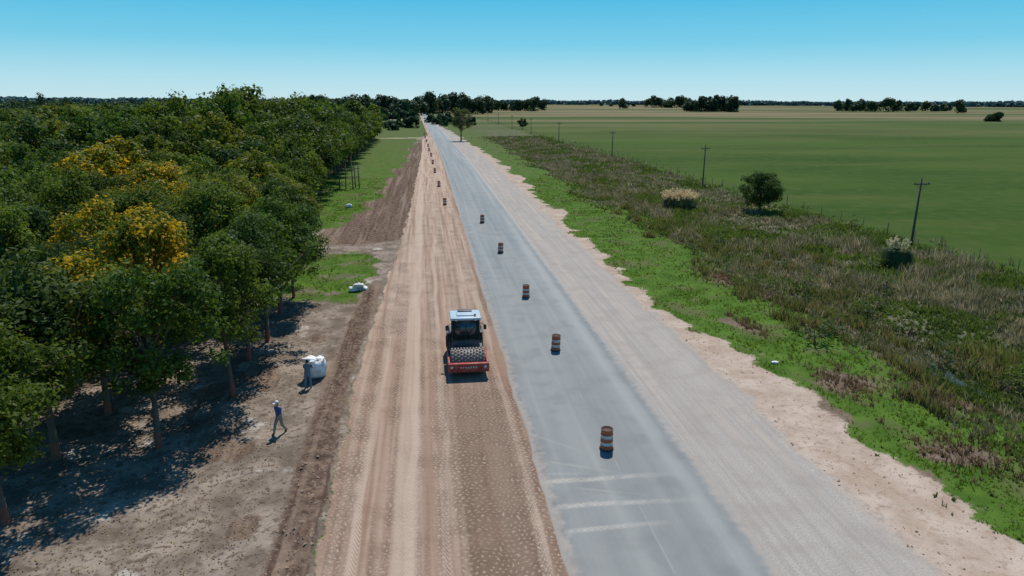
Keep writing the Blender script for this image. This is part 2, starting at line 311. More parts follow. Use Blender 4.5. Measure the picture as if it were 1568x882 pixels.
def make_tree(name,H,R,zc0,nclump,nleaf,ls,seed,mat,trunk_r=.16,sparse=False,rc=(.7,1.35)):
    r=np.random.default_rng(seed); rnd=random.Random(seed); V=[];F=[]
    top=Vector((rnd.uniform(-.3,.3),rnd.uniform(-.3,.3),H*.72)); mid=Vector((rnd.uniform(-.15,.15),rnd.uniform(-.15,.15),zc0))
    tube(V,F,(0,0,-.25),(0,0,.25),trunk_r*1.5,trunk_r*1.1,8); tube(V,F,(0,0,.2),mid,trunk_r*1.1,trunk_r*.8,8); tube(V,F,mid,top,trunk_r*.8,trunk_r*.25,8)
    cz=(zc0+H)/2+.1; hz=(H-zc0)/2
    LV=[];LF=[];b=0
    for i in range(nclump):
        d=dirs(1,r)[0]; fr=r.uniform(.3,1)**.6; wob=1+.28*math.sin(3*math.atan2(d[1],d[0])+seed)
        if sparse is None: wob=1
        zz=d[2]*hz*fr; taper=1-.35*max(0,d[2])
        c=np.array([d[0]*R*fr*wob*taper*.88,d[1]*R*fr*wob*taper*.88,cz+zz*.88+r.normal()*.25]); cr=r.uniform(*rc)
        n=int(nleaf*cr*cr/1.1); dd=dirs(n,r); rad=r.random(n)**.5*cr*r.uniform(.8,1.15,n)
        pts=c+dd*rad[:,None]*np.array([1,1,.7]); keep=pts[:,2]>zc0*.85; pts=pts[keep]; dd=dd[keep]
        nr=dd+np.array([0,0,.35])+r.normal(size=dd.shape)*.6; nr/=np.linalg.norm(nr,axis=1)[:,None]
        v,f=quads(pts,nr,ls*r.uniform(.6,1.3,len(pts)),r); LV.append(v); LF.append(f+b); b+=len(v)
        if i%3==0 or sparse:
            q=Vector(c); t=rnd.uniform(.0,.8); s=mid.lerp(top,t); md_=s.lerp(q,.5)+Vector((0,0,-.25))
            tube(V,F,s,md_,trunk_r*.42,trunk_r*.25,5); tube(V,F,md_,q,trunk_r*.25,.02,5)
    nb=len(V); nF=len(F); LV=np.concatenate(LV); LF=np.concatenate(LF)+nb
    F2=np.array(F); V2=np.concatenate([np.array(V),LV]); FF=np.concatenate([F2,LF]); mi=np.concatenate([np.zeros(nF),np.ones(len(LF))])
    return fastmesh(name,V2,FF,[bark,mat],mi)
near=[make_tree('plantation_tree_mesh',10,3.3+.35*(i%3),2.9,74,210,.125,100+i,leaf_green,rc=(.5,1.3)) for i in range(6)]
mids=[make_tree('woodland_tree_mesh',10,3.5+.3*(i%3),1.5,50,85,.20,200+i,leaf_green) for i in range(4)]
fars=[make_tree('far_tree_mesh',10,3.8,1.0,40,36,.34,300+i,leaf_green) for i in range(3)]

yel=[(-34,82,5),(-23,69,3.3),(-28,74,3.),(-16.5,38,2.9),(-40,92,5),(-22,47,2.6)]
rt=random.Random(3); ntree=0
def place_tree(x,y,h,kind=None):
    global ntree
    d=math.hypot(x,y); me=rt.choice(near if d<85 else (mids if d<190 else fars)); q=rt.uniform(.86,1.14)
    o=obj('deciduous_tree',me,(x,y,zat(x,y)-.05),rt.uniform(0,6.28),(h/10*q,h/10*q,h/10)); ntree+=1
    ym=None
    for a,b,c_ in yel:
        if math.hypot(x-a,y-b)<c_: ym=leaf_yellow
    if ym is None:
        q=rt.random()
        if q<.2: ym=leaf_mid
        elif q<.45: ym=leaf_dark
    if ym: o.material_slots[1].link='OBJECT'; o.material_slots[1].material=ym
def hfun(x,y):
    h=9.0+1.6*rt.uniform(-1,1)
    h+=3.2*float(S(75,115,y))
    h+=4.2*math.exp(-((x+34)/16)**2-((y-136)/22)**2)*1.4
    h+=2.2*float(S(-45,-28,x))*float(S(120,170,y))
    if y>110: h*=rt.uniform(.86,1.17)
    return h
y=25.6
while y<325:
    sp=5.3 if y<100 else (6.4 if y<190 else 8.2)
    edge0=-16.6 if y<28 else (-12.8 if y<33 else -11.4) if y<62 else float(np.interp(y,[62,80,130,325],[-13.5,-17,-20.5,-21]))
    x=edge0
    while x>-(.68*y+14):
        if not(rt.random()<.07 and x<edge0-6):
            jx=.35 if x>edge0-1 else .9
            place_tree(x+float(bend(y))+rt.uniform(-jx,jx),y+rt.uniform(-.9,.9),hfun(x,y)*(.93 if x>edge0-1 else 1))
        x-=sp
    y+=sp
# ---------------------------------------------------------------- distant tree masses
def tree_mass(name,trees,mat,ls,n,seed):
    r=np.random.default_rng(seed); VV=[];FF=[];b=0
    for (x,y,h,w) in trees:
        k=max(3,int(w/3))
        for j in range(k):
            cx=x+r.uniform(-.35,.35)*w; cz=h*r.uniform(.3,.82); cr=w*r.uniform(.22,.38); cr=min(cr,h*.35)
            dd=dirs(n,r); pts=np.array([cx,y+r.uniform(-.3,.3)*w,cz])+dd*(r.random(n)**.4*cr)[:,None]; nr=dd+r.normal(size=dd.shape)*.5+np.array([0,0,.3]); nr/=np.linalg.norm(nr,axis=1)[:,None]
            pts[:,2]=np.maximum(pts[:,2],.3)
            v,f=quads(pts,nr,ls*r.uniform(.6,1.4,n),r,.8); VV.append(v);FF.append(f+b);b+=len(v)
        m_=int(n*.8); pts=np.stack([x+r.uniform(-.5,.5,m_)*w,y+r.uniform(-.3,.3,m_)*w,r.uniform(0,h*.5,m_)],1); v,f=quads(pts,dirs(m_,r),ls,r,.8); VV.append(v);FF.append(f+b);b+=len(v)
    return obj(name,fastmesh(name,np.concatenate(VV),np.concatenate(FF),[mat]))
def ray(px,D):
    a=math.radians(7.1)+math.atan((px-784)/1084); return D*math.sin(a),D*math.cos(a)
def row(x0,x1,D,h,n,jit=.1,w=None):
    out=[]
    for i in range(n):
        t=(i+rt.uniform(-.3,.3))/max(1,n-1); X,Y=ray(x0+(x1-x0)*t,D*rt.uniform(1-jit,1+jit)); out.append((X,Y,h*rt.uniform(.7,1.12),w or h*.9))
    return out
tree_mass('distant_tree_line',row(480,640,820,22,16,.08)+row(648,745,950,26,12,.06)+row(740,828,1250,21,10,.06)+row(560,630,600,11,5),leaf_far,1.5,120,1)
tree_mass('distant_grove',row(1060,1122,1250,30,7,.03,20)+row(1062,1122,1290,26,6,.03,20),leaf_far,1.6,160,2)
tree_mass('distant_woodland',row(996,1056,2000,31,8,.03,26)+row(1288,1368,1500,23,8,.03)+row(1372,1430,1600,18,5,.03)+row(1472,1474,1300,20,1)+row(1520,1528,700,9,2)+row(1446,1452,1700,16,2)+row(955,957,1900,26,1)+row(915,990,2600,15,5),leaf_far,1.8,120,3)
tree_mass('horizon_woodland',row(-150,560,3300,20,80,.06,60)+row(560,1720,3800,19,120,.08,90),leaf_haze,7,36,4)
tree_mass('far_left_woodland',row(-60,340,520,12,60,.2,11)+row(-60,330,900,15,50,.2,16)+[(*ray(176,430),20,10),(*ray(98,480),19,10),(*ray(60,700),22,12),(*ray(330,600),22,12),(*ray(215,650),20,14)],leaf_far,.9,70,5)
tree_mass('roadside_thicket',row(655,720,520,7,12,.12)+row(590,632,430,7,5,.1)+row(640,655,900,12,3),leaf_far,.8,90,6)

# individual trees on the right
lone=make_tree('lone_tree_mesh',6.3,3.5,.8,100,230,.12,401,leaf_dark,.17,None,rc=(.5,1.05)); obj('round_crown_tree',lone,(50.7,99,zat(50.7,99)),.4,(1.08,1.08,1))
wil=make_tree('sparse_tree_mesh',14,5.6,3,44,60,.22,402,leaf_olive,.3,True,rc=(1.,1.8)); obj('sparse_willow_tree',wil,(15.9+float(bend(290)),290,0),0,1)
sm=make_tree('small_tree_mesh',7,3.2,.5,25,120,.25,403,leaf_dark,.2,rc=(.8,1.2)); obj('small_field_tree',sm,(60+float(bend(410)),410,0),0,1)
sap=make_tree('sapling_mesh',2.,.9,.4,14,160,.07,404,leaf_olive,.05,rc=(.25,.4)); obj('sapling',sap,(55.0,82,zat(55,82)),0,1)
rs=random.Random(8)
for i in range(90):
    y=25*(170/25)**rs.random(); x=rs.gauss(34,3.) if i%3 else rs.uniform(29,56); s=rs.uniform(.35,1.2)
    o=obj('shrub',sap,(x,y,zat(x,y)-.5*s),x,(s*1.8,s*1.8,s*.95))
    if rs.random()<.8: o.material_slots[1].link='OBJECT'; o.material_slots[1].material=rs.choice([leaf_dark,leaf_green,leaf_green])

# ---------------------------------------------------------------- grass & weeds
def blades(pts,nb,hh,ww,lean,r):
    N=len(pts); p=np.repeat(pts,nb,0); n=len(p); h=np.repeat(hh,nb)*r.uniform(.5,1.1,n); w=np.repeat(ww,nb)*r.uniform(.6,1.3,n); sp=np.repeat(hh,nb)*.35
    a=r.uniform(0,6.283,n); base=p+np.stack([np.cos(a)*sp*r.random(n),np.sin(a)*sp*r.random(n),np.zeros(n)-.03],1)
    b=r.uniform(0,6.283,n); l=h*lean*r.uniform(.2,1,n); tip=base+np.stack([np.cos(b)*l,np.sin(b)*l,h],1)
    q=r.uniform(0,3.14,n); s=np.stack([np.cos(q)*w/2,np.sin(q)*w/2,np.zeros(n)],1)
    md=(base+tip)/2+np.array([0,0,.12])*h[:,None]
    V=np.stack([base-s,base+s,tip,md-s],1).reshape(-1,3); F=np.arange(n*4).reshape(n,4); return V,F
def scatter(n,x0,x1,y0,y1,cond,r,pw=1.):
    y=y0*(y1/y0)**(r.random(n)**pw); x=r.uniform(x0,x1,n); Rm,z=terrain(x,y); k=cond(Rm,x-bend(y),y,r); return np.stack([x,y,z],1)[k]
grass_m=leafmat('grass_blades',(.055,.105,.015),(.100,.155,.028),(.20,.17,.08),(.60,.75),.4,.3)
weed_m=leafmat('weed_stalks',(.105,.11,.06),(.24,.205,.145),(.38,.32,.24),(.52,.64),.4,.15,tw=(1.2,1.15,.85))
weedg_m=leafmat('weed_green',(.045,.08,.020),(.10,.14,.042),None,(.5,.6),.4,.2,tw=(1.3,1.3,.8))
reed_m=leafmat('ditch_reeds',(.06,.08,.03),(.13,.14,.06),(.20,.15,.09),(.5,.64),.4,.3,tw=(1.3,1.3,.8))
r=np.random.default_rng(11)
def cg(Rm,u,y,r): return (Rm['m_lush']*(1-Rm['m_loose'])*(1-Rm['m_bare'])*(1-Rm['m_churn'])*(1-Rm['m_dirt'])*(1-Rm['m_gravel'])>r.uniform(.2,.95,len(u)))&((u>12)|(u<-4))&(fbm(u/1.5,y/1.5,40)>r.uniform(.2,.62,len(u)))
pts=scatter(120000,-20,38,16,150,cg,r); z=np.linalg.norm(pts,axis=1); hn=fbm(pts[:,0]/2.5,pts[:,1]/2.5,44); V,F=blades(pts,5,r.uniform(.06,.24,len(pts))*(.4+1.4*hn**1.5),.022+z*.0005,.8,r)
obj('grass',fastmesh('grass',V,F,[grass_m]))
def cw(Rm,u,y,r): return ((Rm['m_weed']+.12*(u>20))*(1-Rm['m_bare'])>r.uniform(.1,.95,len(u)))&(u>20.5)
pts=scatter(62000,20,60,20,330,cw,r); z=np.linalg.norm(pts,axis=1); n1=fbm(pts[:,0]/5,pts[:,1]/5,21); nh=fbm(pts[:,0]/9,pts[:,1]/9,27); kk=n1+r.normal(size=len(n1))*.05>.48
hs_=.35+1.5*nh**1.3*S(24,34,pts[:,0])
a=pts[kk]; V,F=blades(a,8,r.uniform(.3,1.0,len(a))*hs_[kk],.028+z[kk]*.0006,.5,r); obj('dry_weeds',fastmesh('dry_weeds',V,F,[weed_m]))
a=pts[~kk]; V,F=blades(a,8,r.uniform(.25,.7,len(a))*hs_[~kk]*1.1,.045+z[~kk]*.0008,.9,r); obj('green_weeds',fastmesh('green_weeds',V,F,[weedg_m]))
def cr_(Rm,u,y,r): return (fbm(u/1.6,y/3,71)+.12*np.exp(-((u-33.5)/3.)**2)>r.uniform(.64,.80,len(u)))&(np.abs(u-34)<8)&~((np.abs(u-31.8)<1.6)&(np.abs(y-35)<6))
pts=scatter(24000,26,43,22,150,cr_,r); z=np.linalg.norm(pts,axis=1); V,F=blades(pts,8,r.uniform(.45,1.2,len(pts)),.035+z*.0006,.45,r); obj('ditch_reeds',fastmesh('ditch_reeds',V,F,[reed_m]))
P_=[]
for (cu,cy,ru,ry) in PATCH:
    n=230; t=r.normal(size=(n,2))*.75; x=cu+t[:,0]*ru; y=cy+t[:,1]*ry; _,zz=terrain(x,y); P_.append(np.stack([x,y,zz],1))
P_=np.concatenate(P_); P_=P_[P_[:,0]>22.8]; brown_m=leafmat('brown_stems',(.11,.07,.045),(.22,.15,.10),tw=(1.2,1.1,.9)); V,F=blades(P_,8,r.uniform(.12,.5,len(P_)),np.full(len(P_),.045),.7,r); obj('brown_docks',fastmesh('brown_docks',V,F,[brown_m]))
# clods
def rocks(pts,s,r):
    N=len(pts); base=np.array([[1,0,0],[0,1,0],[-1,0,0],[0,-1,0],[0,0,1]]) ; V=pts[:,None,:]+base[None]*s[:,None,None]*r.uniform(.5,1.2,(N,5,1))+r.normal(size=(N,5,3))*s[:,None,None]*.2
    f=np.array([[0,1,4],[1,2,4],[2,3,4],[3,0,4]]); F=(np.arange(N)[:,None,None]*5+f[None]).reshape(-1,3); return V.reshape(-1,3),F
def cc(Rm,u,y,r): return (Rm['m_churn']>r.uniform(.2,.9,len(u)))|((Rm['m_loose']*(1-Rm['m_gravel'])>.5)&(r.random(len(u))<.10))|((Rm['m_bare']>.5)&(r.random(len(u))<.08))
pts=scatter(70000,-22,24,15,110,cc,r); V,F=rocks(pts,r.uniform(.015,.11,len(pts))*r.uniform(.3,1,len(pts)),r)
obj('dirt_clods',fastmesh('dirt_clods',V,F,[simple('clod_soil',(.22,.16,.12),.95,var=.5,scale=1.5)]))
pts=scatter(9000,-30,-7,18,60,lambda Rm,u,y,r:Rm['m_bare']>.5,r); pts[:,2]+=.03
V,F=quads(pts,np.array([0,0,1.])+r.normal(size=pts.shape)*.3,.05,r); obj('leaf_litter',fastmesh('leaf_litter',V,F,[simple('litter',(.18,.13,.06),.9,var=.6,scale=.8)]))
# puddle
mw=M('ditch_water'); mw.b.inputs['Specular IOR Level'].default_value=.5; mw.bump(mw.noise(6,3),.01,.3); mw=mw.done((.045,.05,.04),.06)
zz=zat(31.8,36.6)+.14; n=28; V=[]
for i in range(n):
    a=2*math.pi*i/n; q=1+.3*math.sin(3*a)+.15*math.sin(5*a+1); V.append((31.9+.7*q*math.cos(a),36.6+3.2*q*math.sin(a),zz))
me=bpy.data.meshes.new('puddle'); me.from_pydata(V,[],[tuple(range(n))]); me.materials.append(mw); obj('puddle',me)

# ---------------------------------------------------------------- pampas grass
plume_m=leafmat('pampas_plume',(.52,.44,.31),(.70,.59,.43),transl=.3,tw=(1.1,1.,.8)); pleaf_m=leafmat('pampas_leaf',(.055,.085,.03),(.13,.155,.065),transl=.4,tw=(1.2,1.2,.75))
def pampas(loc,Rr,H,seed,npl,frac):
    r=np.random.default_rng(seed); VV=[];FF=[];mi=[];b=0
    n=4600; a=r.uniform(0,6.283,n); l=r.uniform(.25,1,n); zl=r.uniform(.5,1,n)
    r0=.35*Rr*np.sqrt(r.random(n)); prev=np.stack([np.cos(a)*r0,np.sin(a)*r0,np.zeros(n)],1)
    for k in range(1,5):
        t=k/4; rad=r0+(Rr-r0)*l*t**1.3; z=H*.66*zl*math.sin(t*2.55)/.98
        f0=1.2-(k-1)/4; f1=1.2-t
        cur=np.stack([np.cos(a)*rad,np.sin(a)*rad,np.maximum(z,.03)],1); tv=np.stack([-np.sin(a),np.cos(a),0*a],1)*.045
        V=np.stack([prev-tv*f0,prev+tv*f0,cur+tv*f1,cur-tv*f1],1).reshape(-1,3); VV.append(V); FF.append(np.arange(n*4).reshape(n,4)+b); b+=n*4; mi+=[0]*n; prev=cur
    for i in range(npl):
        a_=r.uniform(0,6.283); d=Rr*frac*math.sqrt(r.random()); top=H*r.uniform(.82,1.08)*(1-.25*(d/Rr)**2); m_=26
        t=r.random(m_); ln=.12+.25*r.random(); pts=np.stack([np.cos(a_)*d*(1+ln*t)+r.normal(size=m_)*.05,np.sin(a_)*d*(1+ln*t)+r.normal(size=m_)*.05,top-.7*(1-t)],1)
        v,f=quads(pts,dirs(m_,r),.105,r,.45); VV.append(v);FF.append(f+b);b+=len(v);mi+=[1]*m_
    return obj('pampas_grass',fastmesh('pampas_grass',np.concatenate(VV),np.concatenate(FF),[pleaf_m,plume_m],mi),loc)
pampas((39.6,104,zat(39.6,104)-.05),3.1,3.1,51,190,.8); pampas((46.9,62.2,zat(46.9,62.2)-.05),1.75,3.2,52,34,.5)

# ---------------------------------------------------------------- poles & fence
wood=simple('weathered_wood',(.12,.10,.08),.9,scale=9); wood2=simple('pole_wood',(.11,.09,.075),.9,scale=5); metal=simple('galvanised_metal',(.25,.25,.25),.5,.7); ceram=simple('insulator',(.2,.12,.08),.3)
for i,y in enumerate([71,132.6,201.7,280.7,350,420,490,560]):
    x=55.2+float(bend(y)); e=empty('utility_pole',(x,y,zat(x,y)))
    lathe('pole_shaft',[(.001,-.3),(.15,-.3),(.13,3),(.10,8.0),(.001,8.0)],wood2,parent=e,seg=12)
    box('crossarm',(0,-.14,7.45),(1.9,.12,.14),wood2,e,.01)
    for s in(-1,1):
        V=[];F=[]; tube(V,F,(s*.6,-.17,7.4),(0,-.15,6.8),.025,.025); obj('brace',fastmesh('brace',V,F,[metal]),parent=e)
        lathe('insulator',[(.001,0),(.04,0),(.06,.05),(.03,.1),(.05,.14),(.001,.18)],ceram,(s*.85,-.14,7.52),seg=10,parent=e)
    lathe('top_insulator',[(.001,0),(.04,0),(.06,.05),(.03,.1),(.05,.14),(.001,.2)],ceram,(0,0,8.0),seg=10,parent=e)
V=[];F=[];prevp=None; rf=random.Random(5)
y=24.
while y<760:
    x=57.8+float(bend(y)); zz=zat(x,y) if y<400 else 0; tx=rf.uniform(-.04,.04)
    tall=(int(y)%25)<5; tube(V,F,(x,y,zz-.2),(x+tx,y+rf.uniform(-.04,.04),zz+(1.45 if tall else 1.2)),.07 if tall else .045,.06 if tall else .04,6)
    if prevp:
        for hw in (.3,.55,.8,1.05,1.17): tube(V,F,(prevp[0],prevp[1],prevp[2]+hw),(x,y,zz+hw),.006,.006,4)
    prevp=(x,y,zz); y+=5
obj('wire_fence',fastmesh('wire_fence',V,F,[wood]))

# timber frame on the left verge
e=empty('timber_post_frame',(-14.5,131.5,zat(-14.5,131.5)),.25)
def strut(name,p0,p1,r0,r1,mat,par,n=8):
    V=[];F=[]; tube(V,F,p0,p1,r0,r1,n); return obj(name,fastmesh(name,V,F,[mat],smooth=True),parent=par)
for i,(x,y,h) in enumerate([(-1.8,0,4.6),(-.6,.2,4.9),(.7,0,4.7),(1.9,.1,5.0),(-1.4,2.2,4.4),(1.5,2.3,4.5)]): strut('post_%d'%i,(x,y,-.3),(x+rt.uniform(-.15,.15),y,h),.11,.085,wood,e)
strut('rail_top',(-2.0,-.1,3.7),(2.1,.0,3.8),.07,.07,wood,e); strut('rail_low',(-2.0,-.1,2.3),(2.1,.0,2.2),.07,.07,wood,e); strut('rail_rear',(-1.5,2.15,3.5),(1.6,2.25,3.5),.07,.07,wood,e)

# ---------------------------------------------------------------- traffic barrels
m=M('barrel_orange'); p=m.pos(obj=True); c=m.mix(m.noise(4,4,p),(.40,.085,.04),(.54,.15,.06)); c=m.mix(m.math('MULTIPLY',m.ss(.42,.7,m.noise(7,5,p)),.45),c,(.22,.13,.10)); borange=m.done(c,.5)
bwhite=simple('barrel_white',(.62,.59,.55),.5,dust=.55); bdark=simple('barrel_dark',(.10,.055,.045),.7)
prof=[(.001,0,2),(.34,0,2),(.34,.07,2),(.29,.08,0),(.29,.25,0),(.302,.26,0),(.302,.28,1),(.29,.29,1),(.29,.43,1),(.302,.44,0),(.302,.46,0),(.29,.47,0),(.29,.60,0),(.302,.61,0),(.302,.63,1),(.288,.64,1),(.286,.78,1),(.298,.79,0),(.298,.81,0),(.28,.82,0),(.275,1.0,0),(.292,1.01,0),(.292,1.06,2),(.25,1.06,2),(.24,1.0,2),(.001,1.0,2)]
mi=[q[2] for q in prof]; prof=[q[:2] for q in prof]
bm=None
for i,(x,y) in enumerate([(8.1,28.5),(8.14,41.9),(8.0,54.7),(7.75,72.4),(7.3,91.5),(2.75,109.2),(2.3,133.6),(1.9,160),(1.7,183),(1.5,208.5),(1.0,231),(.8,254),(.3,283),(-.2,313),(-.6,345)]):
    zb=.085 if x>5 else zat(x,y)
    if bm is None: o=lathe('traffic_barrel',prof,None,(x,y,zb),mats=[borange,bwhite,bdark],mi=mi,seg=40); bm=o.data
    else: o=obj('traffic_barrel',bm,(x,y,zb),rt.uniform(0,6))
    o.rotation_euler[0]=rt.uniform(-.03,.03); o.rotation_euler[1]=rt.uniform(-.03,.03)

# ---------------------------------------------------------------- pad-foot road roller
red=simple('roller_red_paint',(.36,.035,.03),.4,dust=.45); steel=simple('drum_steel',(.26,.23,.21),.6,.2,dust=.6); blk=simple('black_rubber',(.03,.028,.026),.85,dust=.45,dustcol=(.16,.12,.09))
grey=simple('cab_grey',(.09,.10,.11),.5,dust=.3); roofm=simple('cab_roof',(.42,.52,.58),.35,dust=.25,dustcol=(.35,.33,.3)); lamp_m=simple('lamp_glass',(.7,.7,.65),.2); yel_m=simple('beacon_orange',(.7,.25,.02),.3)
gl=M('cab_glass'); gl.b.inputs['Specular IOR Level'].default_value=.8; glass=gl.done(gl.mix(gl.noise(1.5,3,gl.pos(obj=True)),(.015,.02,.025),(.04,.055,.06)),.08)
e=empty('padfoot_road_roller',(2.15,38.05,.03),.0)
lathe('drum',[(.001,-1.03),(.45,-1.03),(.66,-1.02),(.66,1.02),(.45,1.03),(.001,1.03)],steel,(0,.98,.74),'X',48,e)
V=[];F=[]
for col in range(11):
    for k in range(20):
        a=2*math.pi*(k+.5*(col%2))/20; cx=-.93+col*.186; r0,r1=.64,.765
        er=Vector((0,math.cos(a),math.sin(a))); et=Vector((0,-math.sin(a),math.cos(a))); ex=Vector((1,0,0)); c0=Vector((cx,.98,.74)); b=len(V)
        for (rr_,wx_,wt) in((r0,.062,.075),(r1,.045,.05)):
            for sx,st_ in((-1,-1),(1,-1),(1,1),(-1,1)): V.append(tuple(c0+er*rr_+ex*sx*wx_+et*st_*wt))
        F+=[(b+4,b+5,b+6,b+7),(b,b+1,b+5,b+4),(b+1,b+2,b+6,b+5),(b+2,b+3,b+7,b+6),(b+3,b,b+4,b+7)]
obj('drum_pads',fastmesh('drum_pads',V,F,[steel]),parent=e)
box('front_beam',(0,.02,.62),(2.46,.16,.52),red,e,.03); box('front_beam_cap',(0,-.02,.9),(2.40,.26,.07),red,e,.015)
for s in(-1,1):
    box('side_beam',(s*1.15,1.1,.80),(.13,2.05,.34),red,e,.03); box('drum_mount',(s*1.09,.98,.66),(.06,.5,.5),grey,e,.02)
    box('tow_lug',(s*.8,-.09,.5),(.10,.08,.16),grey,e,.01); lathe('head_lamp',[(.001,0),(.07,0),(.08,-.06),(.001,-.06)],lamp_m,(s*1.0,-.07,.72),'Y',16,e)
for i in range(9): box('scraper_tooth',(-.96+i*.24,.14,.42),(.05,.18,.3),steel,e,.005)
for i in range(7): box('decal_%d'%i,(-.45+i*.15,-.063,.66),(.085,.006,.12),bwhite,e,0)
box('rear_beam',(0,2.16,.82),(2.36,.16,.42),red,e,.03); box('articulation',(0,2.5,.75),(.7,.65,.5),grey,e,.03)
box('platform',(0,3.2,.98),(2.1,1.6,.14),grey,e,.02); box('cab_base',(0,3.2,1.25),(1.72,1.45,.42),grey,e,.03)
for sx in(-1,1):
    for yy in(2.5,3.25,3.92): box('cab_pillar',(sx*.83,yy,2.12),(.08,.08,1.38),blk,e,.01)
    box('side_glass',(sx*.835,3.2,2.15),(.02,1.3,1.24),glass,e,0)
    strut('mirror_arm',(sx*.85,2.48,2.62),(sx*1.16,2.3,2.55),.018,.018,blk,e); box('mirror',(sx*1.18,2.3,2.38),(.19,.05,.32),blk,e,.015)
    strut('handrail',(sx*1.02,2.45,1.05),(sx*1.02,2.45,2.0),.02,.02,blk,e); strut('handrail_top',(sx*1.02,2.45,2.0),(sx*1.02,3.9,2.0),.02,.02,blk,e); strut('handrail_rear',(sx*1.02,3.9,2.0),(sx*1.02,3.9,1.05),.02,.02,blk,e)
    box('wiper',(sx*.3,2.455,1.9),(.02,.015,.55),blk,e,0,rot=(0,.3*sx,0))
    box('work_lamp',(sx*.6,2.33,2.86),(.18,.09,.1),blk,e,.01); box('work_lamp_glass',(sx*.6,2.28,2.86),(.14,.012,.07),lamp_m,e,0)
    lathe('rear_tyre',[(.001,-.27),(.42,-.27),(.66,-.29),(.75,-.22),(.77,0),(.75,.22),(.66,.29),(.42,.27),(.001,.27)],blk,(sx*.88,4.35,.77),'X',40,e)
    V=[];F=[]
    for k in range(22):
        a=2*math.pi*k/22
        for q in(-1,1):
            aa=a+q*.07; c0=Vector((sx*.88+q*.13,4.35+math.cos(aa)*.775,.77+math.sin(aa)*.775)); er=Vector((0,math.cos(aa),math.sin(aa)));et=Vector((0,-math.sin(aa),math.cos(aa)));ex=Vector((1,q*.0,0)); b=len(V)
            for o_ in(-.03,.03):
                for i1,i2 in((-1,-1),(1,-1),(1,1),(-1,1)): V.append(tuple(c0+er*o_+ex*i1*.12+et*(i2*.035+i1*q*.05)))
            F+=[(b+4,b+5,b+6,b+7),(b,b+1,b+5,b+4),(b+1,b+2,b+6,b+5),(b+2,b+3,b+7,b+6),(b+3,b,b+4,b+7)]
    obj('tyre_lugs',fastmesh('tyre_lugs',V,F,[blk]),parent=e)
    lathe('wheel_hub',[(.001,-.01),(.12,-.01),(.36,0),(.38,-.06)],red,(sx*1.16,4.35,.77),'X',24,e)
    box('fender',(sx*.88,4.2,1.62),(.6,1.5,.06),grey,e,.02)
box('front_glass',(0,2.49,2.15),(1.56,.02,1.24),glass,e,0); box('rear_glass',(0,3.94,2.15),(1.56,.02,1.2),glass,e,0)
box('front_mullion',(0,2.47,1.52),(1.7,.07,.10),blk,e,.01); box('front_mullion_mid',(0,2.47,2.0),(.05,.05,.95),blk,e,.01)
box('steering_column',(0,2.60,1.9),(.12,.04,.4),grey,e,.01)
box('cab_roof',(0,3.2,2.90),(1.92,1.75,.16),roofm,e,.06); box('roof_hatch',(0,3.25,3.01),(1.1,.95,.07),roofm,e,.03); box('ac_unit',(0,3.7,3.05),(.9,.5,.12),grey,e,.03)
lathe('beacon',[(.06,0),(.06,.1),(.04,.15),(.001,.16)],yel_m,(.6,2.7,3.0),seg=14,parent=e)
box('engine_hood',(0,4.95,1.45),(1.15,1.9,.95),red,e,.08); box('hood_grille',(0,5.91,1.45),(.8,.03,.6),blk,e,.01); box('chassis',(0,4.4,.85),(.8,3,.35),grey,e,.03)
strut('exhaust',(.4,4.4,1.9),(.4,4.4,2.7),.05,.05,blk,e)

# ---------------------------------------------------------------- bags
m=M('woven_bag_white'); m.bump(m.noise(9,4,m.pos(obj=True)),.05,.6); bagm=m.done(m.mix(m.ss(.4,.7,m.noise(3,4,m.pos(obj=True))),(.78,.78,.76),(.52,.49,.44)),.8)
def lump(name,s,seed,mat,amp=.12):
    V=[];F=[];n=24;k=16
    for j in range(k+1):
        ph=math.pi*j/k-math.pi/2
        for i in range(n):
            a=2*math.pi*i/n; ex=.6; cx=math.copysign(abs(math.cos(a))**ex,math.cos(a)); sy=math.copysign(abs(math.sin(a))**ex,math.sin(a))
            cp=abs(math.cos(ph))**.5; sp=math.copysign(abs(math.sin(ph))**.7,math.sin(ph))
            q=1+amp*(float(fbm(np.array(math.cos(a)*1.6+seed*3.1+5),np.array(math.sin(a)*1.6+ph*1.5+seed+9),3))-.5)*2.2
            V.append((cx*cp*s[0]/2*q,sy*cp*s[1]/2*q,(sp*.5+.5)*s[2]*(q if j>k/2 else 1)))
    for j in range(k):
        for i in range(n): F.append((j*n+i,j*n+(i+1)%n,(j+1)*n+(i+1)%n,(j+1)*n+i))
    return fastmesh(name,V,F,[mat],smooth=True)
e=empty('bulk_bag',(-6.9,39.2,zat(-7,39.2)-.03),.3)
obj('bag_body',lump('b',(1.2,1.1,1.1),2,bagm,.2),parent=e)
obj('bag_fold',lump('b',(.85,.75,.35),5,bagm,.4),(-.25,-.1,.93),.4,1,e)
for sx in(-1,1):
    for sy in(-1,1):
        strut('lift_loop',(sx*.42,sy*.38,.92),(sx*.5,sy*.3,1.25),.025,.025,bagm,e); strut('lift_loop_b',(sx*.5,sy*.3,1.25),(sx*.3,sy*.44,.95),.025,.025,bagm,e)
e=empty('sack_pile',(-6.2,58.4,zat(-6.2,58.4)))
for i,(x,y,z,rz) in enumerate([(-.35,0,0,.2),(.4,.1,0,-.5),(0,.35,.05,1.0),(.05,.05,.28,.1)]): obj('sack_%d'%i,lump('s',(.95,.6,.36),i+9,bagm,.35),(x,y,z),rz,1,e)
obj('white_sack',lump('white_sack',(.9,.6,.5),31,bagm,.4),(-12.2,108,zat(-12.2,108)))
obj('plastic_litter',lump('plastic_litter',(.42,.25,.12),33,bagm,.4),(21.6,38.2,zat(21.6,38.2)))

